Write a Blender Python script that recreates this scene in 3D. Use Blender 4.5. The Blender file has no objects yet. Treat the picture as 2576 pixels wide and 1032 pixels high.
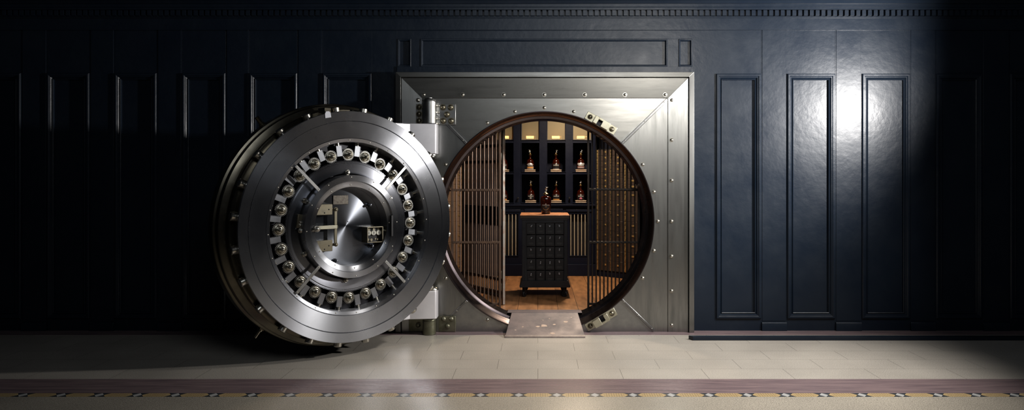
import bpy, bmesh, math, random
from mathutils import Matrix, Vector
random.seed(7)
C = bpy.context.scene.collection
PI = math.pi
F, VX, VY, H, D = 1920.0, 1353.0, 440.0, 1.543, 7.5      # focal length in pixels, vanishing point, eye height, distance to the vault front


def W(px, py, y):
    """a point of the photograph carried to the real plane at depth y -> (x, z)"""
    d = y + D
    return ((px - VX) * d / F, H + (VY - py) * d / F)


def XX(px, y): return (px - VX) * (y + D) / F
def ZZ(py, y): return H + (VY - py) * (y + D) / F


# ------------------------------------------------------------------ materials
def rgb(r, g, b): return (r, g, b, 1.0)


def mat(name, col=(.5, .5, .5), rough=.5, metal=0.0, spec=.5, emit=None, estr=0.0, trans=0.0, ior=1.45,
        noise=None, col2=None, nscale=(1, 1, 1), nfreq=8.0, rvar=0.0, bump=0.0, bfreq=40.0, aniso=0.0, arot=0.0,
        radial=None, bscale=None, coat=0.0, lo=.3, hi=.7):
    m = bpy.data.materials.new(name); m.use_nodes = True
    nt = m.node_tree; N = nt.nodes; L = nt.links
    b = N['Principled BSDF']
    b.inputs['Base Color'].default_value = rgb(*col); b.inputs['Roughness'].default_value = rough
    b.inputs['Metallic'].default_value = metal; b.inputs['Specular IOR Level'].default_value = spec
    b.inputs['IOR'].default_value = ior; b.inputs['Transmission Weight'].default_value = trans
    b.inputs['Coat Weight'].default_value = coat; b.inputs['Coat Roughness'].default_value = .15
    if emit:
        b.inputs['Emission Color'].default_value = rgb(*emit); b.inputs['Emission Strength'].default_value = estr
    if aniso:
        b.inputs['Anisotropic'].default_value = aniso; b.inputs['Anisotropic Rotation'].default_value = arot
        if radial:
            t = N.new('ShaderNodeTangent'); t.direction_type = 'RADIAL'; t.axis = radial
            L.new(t.outputs[0], b.inputs['Tangent'])
    if col2 is not None or rvar or bump:
        tc = N.new('ShaderNodeTexCoord'); mp = N.new('ShaderNodeMapping')
        mp.inputs['Scale'].default_value = nscale
        L.new(tc.outputs['Object'], mp.inputs['Vector'])
        nz = N.new('ShaderNodeTexNoise'); nz.inputs['Scale'].default_value = nfreq; nz.inputs['Detail'].default_value = 6
        nz.inputs['Roughness'].default_value = .6
        L.new(mp.outputs[0], nz.inputs['Vector'])
        rp = N.new('ShaderNodeMapRange'); rp.inputs['From Min'].default_value = lo; rp.inputs['From Max'].default_value = hi
        L.new(nz.outputs[0], rp.inputs['Value'])
        if col2 is not None:
            mx = N.new('ShaderNodeMix'); mx.data_type = 'RGBA'
            mx.inputs['A'].default_value = rgb(*col); mx.inputs['B'].default_value = rgb(*col2)
            L.new(rp.outputs[0], mx.inputs['Factor']); L.new(mx.outputs['Result'], b.inputs['Base Color'])
        if rvar:
            r2 = N.new('ShaderNodeMapRange'); r2.inputs['From Min'].default_value = lo; r2.inputs['From Max'].default_value = hi
            r2.inputs['To Min'].default_value = rough - rvar; r2.inputs['To Max'].default_value = rough + rvar
            L.new(nz.outputs[0], r2.inputs['Value']); L.new(r2.outputs[0], b.inputs['Roughness'])
        if bump:
            mp2 = N.new('ShaderNodeMapping'); mp2.inputs['Scale'].default_value = bscale or nscale
            L.new(tc.outputs['Object'], mp2.inputs['Vector'])
            n2 = N.new('ShaderNodeTexNoise'); n2.inputs['Scale'].default_value = bfreq; n2.inputs['Detail'].default_value = 5
            L.new(mp2.outputs[0], n2.inputs['Vector'])
            bp = N.new('ShaderNodeBump'); bp.inputs['Strength'].default_value = bump; bp.inputs['Distance'].default_value = .01
            L.new(n2.outputs[0], bp.inputs['Height']); L.new(bp.outputs[0], b.inputs['Normal'])
    return m


M = {}
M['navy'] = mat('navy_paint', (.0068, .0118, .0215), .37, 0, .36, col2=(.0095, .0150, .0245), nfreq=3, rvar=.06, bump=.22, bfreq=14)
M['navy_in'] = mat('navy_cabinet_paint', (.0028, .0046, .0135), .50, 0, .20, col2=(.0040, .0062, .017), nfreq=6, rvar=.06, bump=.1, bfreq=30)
M['steel_h'] = mat('steel_brushed_level', (.345, .338, .315), .32, 1, col2=(.20, .198, .186), nscale=(1, 1, 9), nfreq=2.0, rvar=.05, bump=.015, bfreq=30, bscale=(1, 1, 30))
M['steel_v'] = mat('steel_brushed_upright', (.37, .368, .357), .32, 1, col2=(.215, .217, .207), nscale=(9, 1, 1), nfreq=2.0, rvar=.05, bump=.015, bfreq=30, bscale=(30, 1, 1))
M['steel_disc'] = mat('steel_turned', (.39, .40, .43), .27, 1, col2=(.26, .265, .28), nfreq=2.0, rvar=.05, aniso=.94, arot=.25, radial='Y')
M['steel_dark'] = mat('steel_turned_dark', (.30, .31, .34), .28, 1, col2=(.21, .215, .24), nfreq=2.0, rvar=.05, aniso=.94, arot=.25, radial='Y')
M['steel_mirror'] = mat('steel_polished_disc', (.21, .222, .25), .26, 1, col2=(.165, .177, .20), nfreq=2.0, rvar=.04, aniso=.85, arot=.25, radial='Y')
M['steel_side'] = mat('steel_aged_side', (.185, .165, .125), .22, 1, col2=(.095, .087, .068), nfreq=3, rvar=.08)
M['steel_arm'] = mat('steel_light_grey_paint', (.78, .77, .80), .42, .45, col2=(.64, .63, .66), nfreq=5, rvar=.08)
M['steel_part'] = mat('steel_machined', (.52, .50, .45), .28, 1, col2=(.40, .38, .33), nfreq=25, rvar=.07)
M['steel_bar'] = mat('steel_bolt_bar', (.27, .28, .30), .36, 1, col2=(.20, .205, .22), nfreq=12, rvar=.07)
M['hub'] = mat('nickel_stud', (.42, .40, .34), .26, 1, col2=(.30, .28, .23), nfreq=25, rvar=.07)
M['pinion'] = mat('pinion_steel', (.34, .335, .315), .32, 1, col2=(.25, .245, .225), nfreq=25, rvar=.07)
M['steel_plain'] = mat('steel_satin', (.36, .36, .355), .36, 1, col2=(.27, .27, .26), nfreq=12, rvar=.07)
M['steel_strip'] = mat('steel_strip', (.27, .27, .27), .3, 1, col2=(.2, .2, .2), nfreq=12, rvar=.07)
M['steel_old'] = mat('steel_oily', (.26, .25, .19), .45, .9, col2=(.12, .12, .075), nfreq=9, rvar=.12)
M['brass'] = mat('brass_aged', (.80, .60, .28), .32, .85, col2=(.60, .44, .19), nfreq=30, rvar=.08)
M['bronze'] = mat('bronze_plate', (.24, .22, .165), .40, 1, col2=(.17, .15, .105), nfreq=20, rvar=.08)
M['plate_dark'] = mat('name_plate_dark', (.13, .12, .10), .42, 1, col2=(.06, .05, .045), nfreq=60, rvar=.08)
M['keeper'] = mat('nickel_plate', (.52, .50, .40), .38, .9, col2=(.42, .40, .30), nfreq=14, rvar=.08)
M['ring'] = mat('ring_patina', (.112, .095, .100), .24, 1, col2=(.080, .066, .070), nfreq=4, rvar=.06)
M['black'] = mat('black_metal', (.012, .012, .013), .4, .3)
M['cavity'] = mat('door_cavity_black', (.010, .010, .014), .35, .4)
M['bar'] = mat('gate_bar_rusty', (.115, .082, .064), .46, .7, col2=(.16, .095, .062), nfreq=9, rvar=.1)
M['bar_dark'] = mat('gate_bar_dark', (.022, .018, .016), .42, .6, col2=(.035, .026, .021), nfreq=9, rvar=.1)
M['rust_stile'] = mat('gate_stile_rust', (.20, .18, .155), .55, .6, col2=(.19, .09, .05), nfreq=14, rvar=.1, lo=.45, hi=.75)
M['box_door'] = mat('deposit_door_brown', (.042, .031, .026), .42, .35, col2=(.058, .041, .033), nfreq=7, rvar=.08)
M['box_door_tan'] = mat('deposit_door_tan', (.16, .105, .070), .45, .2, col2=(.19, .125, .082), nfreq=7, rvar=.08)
M['glass'] = mat('glass_clear', (.95, .93, .88), .03, 0, .5, trans=1.0)
M['amber'] = mat('whiskey_amber', (.105, .013, .003), .05, 0, .5, trans=.80, ior=1.38, coat=.6)
M['pewter'] = mat('pewter', (.62, .61, .58), .25, 1)
M['gold'] = mat('gold_collar', (.72, .50, .20), .3, 1)
M['paper_black'] = mat('label_black', (.012, .012, .014), .5)
M['paper_white'] = mat('label_white', (.62, .60, .57), .5)
M['paper_silver'] = mat('label_silver', (.42, .42, .43), .35, .4)
M['paper_red'] = mat('label_red', (.36, .07, .05), .5)
M['paper_orange'] = mat('label_orange', (.55, .26, .07), .5)
M['paper_pink'] = mat('label_pink', (.55, .17, .24), .5)
M['stand_top'] = mat('stand_wood_cream', (.62, .50, .38), .4, col2=(.5, .38, .27), nfreq=30)
M['stand_dark'] = mat('stand_wood_dark', (.10, .06, .035), .45)
M['lamp_glow'] = mat('filament_glow', (1, .6, .2), .5, emit=(1.0, .47, .12), estr=9)
M['lining'] = mat('bay_lining_tan', (.20, .165, .10), .6, col2=(.16, .13, .08), nfreq=9)
M['mesh'] = mat('wire_mesh_brass', (.30, .255, .16), .5, .25)
M['black_wood'] = mat('cart_black_paint', (.0055, .0065, .0105), .42, 0, .4, col2=(.009, .009, .012), nfreq=11, rvar=.08, bump=.12, bfreq=45)
M['drawer'] = mat('cart_drawer_black', (.0065, .0066, .0085), .45, 0, .4, col2=(.012, .011, .013), nfreq=20, rvar=.1)
M['dark_edge'] = mat('cart_edge_dark_shade', (.022, .015, .011), .45, 0, .4, col2=(.04, .025, .016), nscale=(1, 8, 8), nfreq=6)  # dark wood, with shade of the slab's front put into its colour
M['rod'] = mat('pale_brass_rod', (.62, .55, .42), .4, .3)
M['card'] = mat('label_holder', (.026, .026, .028), .4, .3)
M['rubber'] = mat('caster_rubber', (.008, .008, .009), .5)
M['dial'] = mat('dial_face', (.55, .54, .47), .4)
M['tag'] = mat('tag_white', (.62, .63, .68), .5)
M['mos_y'] = None


def wood_mat(name, c1, c2, plank=.2, axis_len=1.1, rough=.38):
    m = bpy.data.materials.new(name); m.use_nodes = True
    nt = m.node_tree; N = nt.nodes; L = nt.links; b = N['Principled BSDF']
    tc = N.new('ShaderNodeTexCoord'); mp = N.new('ShaderNodeMapping'); mp.inputs['Rotation'].default_value = (0, 0, PI/2)
    L.new(tc.outputs['Object'], mp.inputs[0])
    br = N.new('ShaderNodeTexBrick'); br.inputs['Scale'].default_value = 1; br.inputs['Brick Width'].default_value = axis_len
    br.inputs['Row Height'].default_value = plank; br.inputs['Mortar Size'].default_value = .0022; br.inputs['Bias'].default_value = 0
    br.inputs['Color1'].default_value = rgb(*c1); br.inputs['Color2'].default_value = rgb(*c2); br.inputs['Mortar'].default_value = rgb(.02, .01, .006)
    br.offset = .37
    L.new(mp.outputs[0], br.inputs['Vector'])
    m2 = N.new('ShaderNodeMapping'); m2.inputs['Scale'].default_value = (5, 1, 1); L.new(tc.outputs['Object'], m2.inputs[0])
    nz = N.new('ShaderNodeTexNoise'); nz.inputs['Scale'].default_value = 4; nz.inputs['Detail'].default_value = 8; L.new(m2.outputs[0], nz.inputs['Vector'])
    mr = N.new('ShaderNodeMapRange'); mr.inputs['From Min'].default_value = .3; mr.inputs['From Max'].default_value = .7
    mr.inputs['To Min'].default_value = .62; mr.inputs['To Max'].default_value = 1.15; L.new(nz.outputs[0], mr.inputs['Value'])
    mx = N.new('ShaderNodeVectorMath'); mx.operation = 'SCALE'; L.new(br.outputs['Color'], mx.inputs[0]); L.new(mr.outputs[0], mx.inputs['Scale'])
    L.new(mx.outputs[0], b.inputs['Base Color']); b.inputs['Roughness'].default_value = rough
    return m


M['planks'] = wood_mat('vault_planks', (.36, .175, .072), (.28, .125, .05), .208, 1.05)
M['cart_top'] = wood_mat('cart_top_wood', (.42, .17, .065), (.36, .14, .05), .3, 3.0, .45)


def terrazzo_mat(name, base, tiles=True, speck=.62):
    m = bpy.data.materials.new(name); m.use_nodes = True
    nt = m.node_tree; N = nt.nodes; L = nt.links; b = N['Principled BSDF']
    tc = N.new('ShaderNodeTexCoord')
    n1 = N.new('ShaderNodeTexNoise'); n1.inputs['Scale'].default_value = 150; n1.inputs['Detail'].default_value = 3; L.new(tc.outputs['Object'], n1.inputs['Vector'])
    n2 = N.new('ShaderNodeTexNoise'); n2.inputs['Scale'].default_value = 1.6; n2.inputs['Detail'].default_value = 5; L.new(tc.outputs['Object'], n2.inputs['Vector'])
    r1 = N.new('ShaderNodeMapRange'); r1.inputs['From Min'].default_value = .32; r1.inputs['From Max'].default_value = .68
    r1.inputs['To Min'].default_value = 1 - speck*.5; r1.inputs['To Max'].default_value = 1 + speck*.4; L.new(n1.outputs[0], r1.inputs['Value'])
    r2 = N.new('ShaderNodeMapRange'); r2.inputs['From Min'].default_value = .3; r2.inputs['From Max'].default_value = .7
    r2.inputs['To Min'].default_value = .86; r2.inputs['To Max'].default_value = 1.08; L.new(n2.outputs[0], r2.inputs['Value'])
    mul = N.new('ShaderNodeMath'); mul.operation = 'MULTIPLY'; L.new(r1.outputs[0], mul.inputs[0]); L.new(r2.outputs[0], mul.inputs[1])
    sc = N.new('ShaderNodeVectorMath'); sc.operation = 'SCALE'; L.new(mul.outputs[0], sc.inputs['Scale'])
    if tiles:
        mp = N.new('ShaderNodeMapping'); mp.inputs['Location'].default_value = (.324, 1.74, 0); L.new(tc.outputs['Object'], mp.inputs[0])
        br = N.new('ShaderNodeTexBrick'); br.inputs['Scale'].default_value = 1; br.inputs['Brick Width'].default_value = .648
        br.inputs['Row Height'].default_value = .307; br.inputs['Mortar Size'].default_value = .0022; br.inputs['Mortar Smooth'].default_value = .3
        br.inputs['Color1'].default_value = rgb(*base); br.inputs['Color2'].default_value = rgb(*[c*.96 for c in base])
        br.inputs['Mortar'].default_value = rgb(*[c*.42 for c in base]); br.offset = .5
        L.new(mp.outputs[0], br.inputs['Vector']); L.new(br.outputs['Color'], sc.inputs[0])
    else:
        sc.inputs[0].default_value = base
    L.new(sc.outputs[0], b.inputs['Base Color'])
    b.inputs['Roughness'].default_value = .30; b.inputs['Specular IOR Level'].default_value = .45
    return m


M['terrazzo'] = terrazzo_mat('terrazzo_tiles', (.455, .418, .365))
M['terrazzo_plain'] = terrazzo_mat('terrazzo_near', (.40, .36, .295), False, 1.0)
M['marble'] = mat('marble_plum', (.27, .195, .195), .28, 0, .45, col2=(.125, .09, .10), nscale=(1, 9, 1), nfreq=2.6, rvar=.05)
M['mos_yellow'] = mat('mosaic_ochre', (.50, .37, .19), .35, col2=(.40, .28, .13), nfreq=60)
M['mos_grout'] = mat('mosaic_grout', (.24, .18, .10), .5)
M['mos_black'] = mat('mosaic_black', (.022, .028, .035), .35)
M['mos_white'] = mat('mosaic_grey', (.42, .42, .41), .35)
M['ramp'] = mat('ramp_stone_worn', (.185, .142, .138), .50, 0, .4, col2=(.085, .075, .082), nfreq=4.5, rvar=.1, bump=.08, bfreq=60)
M['ramp_edge'] = mat('ramp_edge_worn', (.26, .22, .19), .5, col2=(.17, .13, .12), nfreq=25)
M['chip'] = mat('ramp_chipped_patch', (.48, .39, .33), .6, col2=(.40, .27, .19), nfreq=40)


# ------------------------------------------------------------------ mesh helpers
class MB:
    def __init__(s): s.bm = bmesh.new(); s.mi = 0

    def face(s, vs):
        try:
            f = s.bm.faces.new(vs); f.material_index = s.mi; return f
        except ValueError:
            return None

    def verts(s, pts, mtx=None):
        return [s.bm.verts.new(mtx @ Vector(p) if mtx else Vector(p)) for p in pts]

    def box(s, x0, x1, y0, y1, z0, z1, mtx=None):
        v = s.verts([(x0, y0, z0), (x1, y0, z0), (x1, y1, z0), (x0, y1, z0), (x0, y0, z1), (x1, y0, z1), (x1, y1, z1), (x0, y1, z1)], mtx)
        for q in ((0, 3, 2, 1), (4, 5, 6, 7), (0, 1, 5, 4), (1, 2, 6, 5), (2, 3, 7, 6), (3, 0, 4, 7)): s.face([v[i] for i in q])
        return s

    def prism(s, poly, a0, a1, plane='xz', mtx=None):
        """polygon in a plane, extruded along the third axis from a0 to a1"""
        def P(u, v, a): return {'xz': (u, a, v), 'xy': (u, v, a), 'yz': (a, u, v)}[plane]
        A = s.verts([P(u, v, a0) for u, v in poly], mtx); B = s.verts([P(u, v, a1) for u, v in poly], mtx)
        s.face(A); s.face(B[::-1]); n = len(poly)
        for i in range(n): s.face([A[i], A[(i+1) % n], B[(i+1) % n], B[i]])
        return s

    def lathe(s, prof, axis='z', c=(0, 0, 0), seg=48, mtx=None, closed=False, sy=1.0):
        rings = []
        for r, h in prof:
            if r < 1e-6:
                rings.append([s.bm.verts.new(s._ax(0, 0, h, axis, c, mtx))]); continue
            rings.append([s.bm.verts.new(s._ax(r*math.cos(2*PI*i/seg), r*math.sin(2*PI*i/seg)*sy, h, axis, c, mtx)) for i in range(seg)])
        pr = list(zip(rings, rings[1:])) + ([(rings[-1], rings[0])] if closed else [])
        for A, B in pr:
            for i in range(seg):
                j = (i+1) % seg
                if len(A) == 1 and len(B) == 1: continue
                if len(A) == 1: s.face([A[0], B[j], B[i]])
                elif len(B) == 1: s.face([A[i], A[j], B[0]])
                else: s.face([A[i], A[j], B[j], B[i]])
        return s

    def _ax(s, a, b, h, axis, c, mtx):
        p = {'z': (a, b, h), 'y': (a, h, b), 'x': (h, a, b)}[axis]
        p = Vector((p[0]+c[0], p[1]+c[1], p[2]+c[2]))
        return mtx @ p if mtx else p

    def cyl(s, p0, p1, r, seg=12, r2=None, mtx=None):
        p0, p1 = Vector(p0), Vector(p1); d = p1-p0
        q = Vector((0, 0, 1)).rotation_difference(d.normalized()).to_matrix().to_4x4()
        T = Matrix.Translation(p0) @ q
        if mtx: T = mtx @ T
        s.lathe([(0, 0), (r, 0), (r if r2 is None else r2, d.length), (0, d.length)], 'z', seg=seg, mtx=T); return s

    def dome(s, c, r, h, n=(0, -1, 0), seg=16, base=0.0, mtx=None):
        """a rivet or bolt head: low washer and round top, along n"""
        q = Vector((0, 0, 1)).rotation_difference(Vector(n).normalized()).to_matrix().to_4x4()
        T = Matrix.Translation(Vector(c)) @ q
        if mtx: T = mtx @ T
        pr = [(r*1.0, 0)]
        if base: pr = [(r*1.25, 0), (r*1.25, base), (r, base)]
        b0 = base
        pr += [(r*math.cos(t), b0 + h*math.sin(t)) for t in (0.25, .55, .85, 1.15, 1.4)] + [(0, b0+h)]
        s.lathe(pr, 'z', seg=seg, mtx=T); return s

    def ball(s, c, rx, ry, rz, seg=12, n=7, mtx=None):
        T = Matrix.Translation(Vector(c)) @ Matrix.Diagonal((rx, ry, rz, 1))
        if mtx: T = mtx @ T
        s.lathe([(math.cos(t), math.sin(t)) if abs(abs(t)-PI/2) > 1e-4 else (0, math.copysign(1, t)) for t in [(-PI/2 + PI*i/n) for i in range(n+1)]], 'z', seg=seg, mtx=T)
        return s

    def gear(s, r, depth, teeth, y0, y1, hole=0.0, mtx=None):
        pts = []
        for k in range(teeth):
            for f, rr in ((-.28, r-depth), (-.16, r), (.16, r), (.28, r-depth)):
                a = 2*PI*(k+f)/teeth; pts.append((rr*math.cos(a), rr*math.sin(a)))
        if not hole:
            return s.prism(pts, y0, y1, 'xz', mtx)
        n = len(pts); vs = []
        for yy in (y0, y1):
            vs.append(s.verts([(x, yy, z) for x, z in pts], mtx))
            vs.append(s.verts([(hole*math.cos(math.atan2(z, x)), yy, hole*math.sin(math.atan2(z, x))) for x, z in pts], mtx))
        o0, i0, o1, i1 = vs
        for i in range(n):
            j = (i+1) % n
            s.face([o0[i], o0[j], i0[j], i0[i]]); s.face([o1[i], i1[i], i1[j], o1[j]])
            s.face([o0[i], o1[i], o1[j], o0[j]]); s.face([i0[i], i0[j], i1[j], i1[i]])
        return s

    def build(s, name, m=None, parent=None, loc=(0, 0, 0), rot=None, smooth=35, bevel=0, inv=None, seg=2):
        bmesh.ops.remove_doubles(s.bm, verts=s.bm.verts, dist=1e-6)
        bmesh.ops.recalc_face_normals(s.bm, faces=s.bm.faces)
        if inv is not None: bmesh.ops.transform(s.bm, matrix=inv, verts=s.bm.verts)
        me = bpy.data.meshes.new(name); s.bm.to_mesh(me); s.bm.free()
        for q in (m if isinstance(m, (list, tuple)) else [m]):
            if q: me.materials.append(q)
        if smooth:
            me.shade_smooth(); me.set_sharp_from_angle(angle=math.radians(smooth))
        o = bpy.data.objects.new(name, me); C.objects.link(o); o.location = loc
        if rot: o.rotation_euler = rot
        if parent: o.parent = parent
        if bevel:
            b = o.modifiers.new('bevel', 'BEVEL'); b.width = bevel; b.segments = seg; b.limit_method = 'ANGLE'; b.angle_limit = math.radians(40)
            b.harden_normals = False
        return o


def thing(name, label, cat, loc=(0, 0, 0), rz=0.0, group=None):
    o = bpy.data.objects.new(name, None); C.objects.link(o); o.location = loc; o.rotation_euler = (0, 0, rz)
    o.empty_display_size = .1
    o['label'] = label; o['category'] = cat
    if group: o['group'] = group
    return o


def tag(o, label, cat, group=None):
    o['label'] = label; o['category'] = cat
    if group: o['group'] = group
    return o


def struct(o): o['kind'] = 'structure'; return o


def dup(o, parent=None, loc=None, rot=None):
    """a copy of one object and, one by one, of everything under it"""
    c = o.copy(); C.objects.link(c)
    if parent is not None: c.parent = parent
    if loc is not None: c.location = loc
    if rot is not None: c.rotation_euler = rot
    for ch in [k for k in bpy.data.objects if k.parent == o]: dup(ch, c)
    return c


def rect_sweep(mb, x0, x1, z0, z1, prof, y):
    """a mitred moulding round a rectangle: profile (inset, out) with out towards the room"""
    loops = []
    for u, v in prof:
        loops.append(mb.verts([(x0+u, y-v, z0+u), (x1-u, y-v, z0+u), (x1-u, y-v, z1-u), (x0+u, y-v, z1-u)]))
    for A, B in zip(loops, loops[1:]):
        for i in range(4): mb.face([A[i], A[(i+1) % 4], B[(i+1) % 4], B[i]])
    return loops


def plate_hole(mb, cx, cz, r, x0, x1, z0, z1, y0, y1, n=96):
    angs = sorted(set([2*PI*i/n for i in range(n)] + [math.atan2(z-cz, x-cx) % (2*PI) for x in (x0, x1) for z in (z0, z1)]))
    inn, out = [], []
    for a in angs:
        c, s = math.cos(a), math.sin(a)
        ts = []
        if c > 1e-9: ts.append((x1-cx)/c)
        if c < -1e-9: ts.append((x0-cx)/c)
        if s > 1e-9: ts.append((z1-cz)/s)
        if s < -1e-9: ts.append((z0-cz)/s)
        t = min(ts); inn.append((cx+r*c, cz+r*s)); out.append((cx+t*c, cz+t*s))
    I0 = mb.verts([(x, y0, z) for x, z in inn]); I1 = mb.verts([(x, y1, z) for x, z in inn])
    O0 = mb.verts([(x, y0, z) for x, z in out]); O1 = mb.verts([(x, y1, z) for x, z in out])
    k = len(angs)
    for i in range(k):
        j = (i+1) % k
        mb.face([I0[i], I0[j], O0[j], O0[i]]); mb.face([I1[i], O1[i], O1[j], I1[j]])
        mb.face([I0[i], I1[i], I1[j], I0[j]]); mb.face([O0[i], O0[j], O1[j], O1[i]])


def text(name, body, size, m, parent, fn, bold=0.0):
    cu = bpy.data.curves.new(name, 'FONT'); cu.body = body; cu.size = size; cu.align_x = 'CENTER'; cu.align_y = 'CENTER'; cu.offset = bold
    cu.resolution_u = 2
    t = bpy.data.objects.new(name, cu); C.objects.link(t)
    me = bpy.data.meshes.new_from_object(t); bpy.data.objects.remove(t)
    for v in me.vertices: v.co = Vector(fn(v.co.x, v.co.y))
    me.materials.clear(); me.materials.append(m); me.name = name
    o = bpy.data.objects.new(name, me); C.objects.link(o); o.parent = parent
    return o


# ================================================================== SETTING
YW = .05                                  # face of the panelled wall
FX0, FX1 = XX(997, 0), XX(1744, 0)         # outer edges of the vault frame
FZ1 = ZZ(183, 0)
OC = (XX(1369, 0), ZZ(557, 0)); RO = 276/256   # centre and radius of the round opening
struct(MB().box(-8, 8, -9, .33, -.12, 0).build('floor', M['terrazzo'], smooth=0))
# floor borders: plum marble bands, mosaic line, near terrazzo
struct(MB().box(-8, 8, -2.113, -1.74, -.02, .0008).build('trim_1', M['marble'], smooth=0))
struct(MB().box(-8, 8, -.155, .045, -.02, .0008).build('trim_2', M['marble'], smooth=0))
struct(MB().box(-8, 8, -9, -2.20, -.02, .0008).build('trim_3', M['terrazzo_plain'], smooth=0))
mb = MB(); y0, y1 = -2.20, -2.113; ym = (y0+y1)/2; p = .267; zt = .0008
k0 = XX(1592, -2.14) % p
for k in range(-32, 33):
    xa = k0 + k*p; w = .064
    def q(pts, mi):
        mb.mi = mi; mb.face(mb.verts([(x, y, zt) for x, y in pts]))
    # black bow ties either side of a pale lozenge
    q([(xa-w, y1), (xa, y1), (xa-w/2, ym)], 1); q([(xa-w, y0), (xa-w/2, ym), (xa, y0)], 1)
    q([(xa, y1), (xa+w, y1), (xa+w/2, ym)], 1); q([(xa, y0), (xa+w/2, ym), (xa+w, y0)], 1)
    q([(xa, y1), (xa-w/2, ym), (xa, y0), (xa+w/2, ym)], 2)
    q([(xa-w, y0), (xa-w, y1), (xa-w/2, ym)], 0); q([(xa+w, y1), (xa+w, y0), (xa+w/2, ym)], 0)
    n = 8; g = (p-2*w)/n
    for i in range(n):
        for yy0, yy1 in ((y0, ym), (ym, y1)):
            q([(xa+w+g*i+.002, yy0+.002), (xa+w+g*(i+1)-.002, yy0+.002), (xa+w+g*(i+1)-.002, yy1-.002), (xa+w+g*i+.002, yy1-.002)], 0)
mb.mi = 3; mb.box(-8, 8, y0, y1, -.02, .0004)
struct(mb.build('trim_4', [M['mos_yellow'], M['mos_black'], M['mos_white'], M['mos_grout']], smooth=0))

# panelled walls
WTOP = 3.9
Z75 = ZZ(75, YW)
PROF = [(0, 0), (0, .012), (.008, .020), (.022, .020), (.030, .012), (.036, .012), (.048, -.004), (.056, .006), (.062, .002), (.062, -.02)]


def panelled(name, x0, x1, panels, ztop, zbot):
    mb = MB()
    mb.box(x0, x1, YW+.02, .33, 0, WTOP)                      # ground of the wall
    xs = [x0] + [v for a, b in panels for v in (a, b)] + [x1]
    for i in range(0, len(xs), 2): mb.box(xs[i], xs[i+1], YW, YW+.02, 0, Z75)
    for a, b in panels:
        mb.box(a, b, YW, YW+.02, ztop, Z75); mb.box(a, b, YW, YW+.02, 0, zbot)
    w = struct(mb.build(name, M['navy'], smooth=0, bevel=.0015))
    for a, b in panels:
        m = MB(); rect_sweep(m, a, b, zbot, ztop, PROF, YW); m.build('panel_moulding', M['navy'], w, smooth=25)
    edges = [x0] + [v for a, b in panels for v in (a, b)] + [x1]
    for i in range(2, len(edges)-2, 2):                       # flat boards between the panels, on a low plinth
        a, b = edges[i], edges[i+1]
        MB().box(a+.012, b-.012, YW-.004, YW, ZZ(808, YW), Z75-.002).build('stile_board', M['navy'], w, bevel=.002)
        m = MB(); z = ZZ(811, YW)
        m.prism([(YW, 0), (YW-.022, 0), (YW-.022, z-.012), (YW-.016, z), (YW, z+.006)], a+.006, b-.006, 'yz'); m.build('plinth_block', M['navy'], w, bevel=.002)
    return w


zt_l, zt_r = ZZ(184.5, YW), ZZ(186, YW)
lp = [(-210, -120), (-45, 54), (119, 226), (289, 395), (459, 568), (628, 748), (812, 936)]
rp_ = [(1801, 1914), (1980, 2100), (2168, 2288), (2354, 2470), (2540, 2655), (2724, 2838)]
panelled('wall_left', -7.8, FX0, [(XX(a, YW), XX(b, YW)) for a, b in lp], zt_l, .12)
panelled('wall_right', FX1, 7.8, [(XX(a, YW), XX(b, YW)) for a, b in rp_], zt_r, .12)
# wall above the vault, with one long and two small sunk panels
mb = MB(); ps = [(XX(1000, YW), XX(1034, YW)), (XX(1058, YW), XX(1679, YW)), (XX(1707, YW), XX(1742, YW))]
pz0, pz1 = ZZ(168, YW), ZZ(98, YW)
mb.box(FX0, FX1, YW+.02, .33, FZ1, WTOP); mb.box(FX0, FX1, YW, YW+.02, pz1, Z75); mb.box(FX0, FX1, YW-.012, YW+.02, FZ1-.0, pz0)
xs = [FX0] + [v for a in ps for v in a] + [FX1]
for i in range(0, len(xs), 2): mb.box(xs[i], xs[i+1], YW, YW+.02, pz0, pz1)
w = struct(mb.build('wall_top', M['navy'], smooth=0, bevel=.0015))
for a, b in ps:
    m = MB(); rect_sweep(m, a, b, pz0, pz1, [(0, .002), (.004, .006), (.012, .004), (.022, -.012), (.022, -.02)], YW); m.build('panel_moulding', M['navy'], w, smooth=25)
# the wall mass the vault frame is bolted to
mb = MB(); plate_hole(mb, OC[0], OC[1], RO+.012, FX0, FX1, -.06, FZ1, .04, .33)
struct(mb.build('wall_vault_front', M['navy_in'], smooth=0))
# cornice: frieze board, dentil row and crown
mb = MB(); zf = lambda py, y: ZZ(py, y)
pts = [(YW, zf(76, YW)), (YW-.025, zf(75, .02)), (YW-.025, zf(45, .02)), (YW-.045, zf(44, 0)), (YW-.045, zf(41, 0)), (YW-.035, zf(40, .01)), (YW-.035, zf(25, .01)),
       (YW-.085, zf(24, -.04)), (YW-.085, zf(18.5, -.04)), (YW-.10, zf(17, -.05)), (YW-.10, zf(9.5, -.05)), (YW-.125, zf(8, -.075)), (YW-.15, zf(2, -.10)),
       (YW-.21, zf(-8, -.16)), (YW-.22, zf(-22, -.17)), (YW, zf(-22, -.17))]
mb.prism(pts, -7.8, 7.8, 'yz')
yd = YW-.035; pit = 14.55*(D+yd)/F
x = -7.7
while x < 7.7:
    mb.box(x, x+pit*.66, yd-.04, yd+.004, zf(39, yd-.04), zf(25.5, yd-.04)); x += pit
struct(mb.build('trim_5', M['navy'], smooth=0))
# low black bar along the right wall
tag(MB().prism([(XX(1733, -.36), -.34), (XX(1743, -.40), -.40), (8, -.40), (8, -.34)], .0008, .036, 'xy').build('floor_rail', M['navy'], smooth=0, bevel=.003),
    'long low dark rail with angled left end lying on the floor along the right wall', 'rail')

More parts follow.
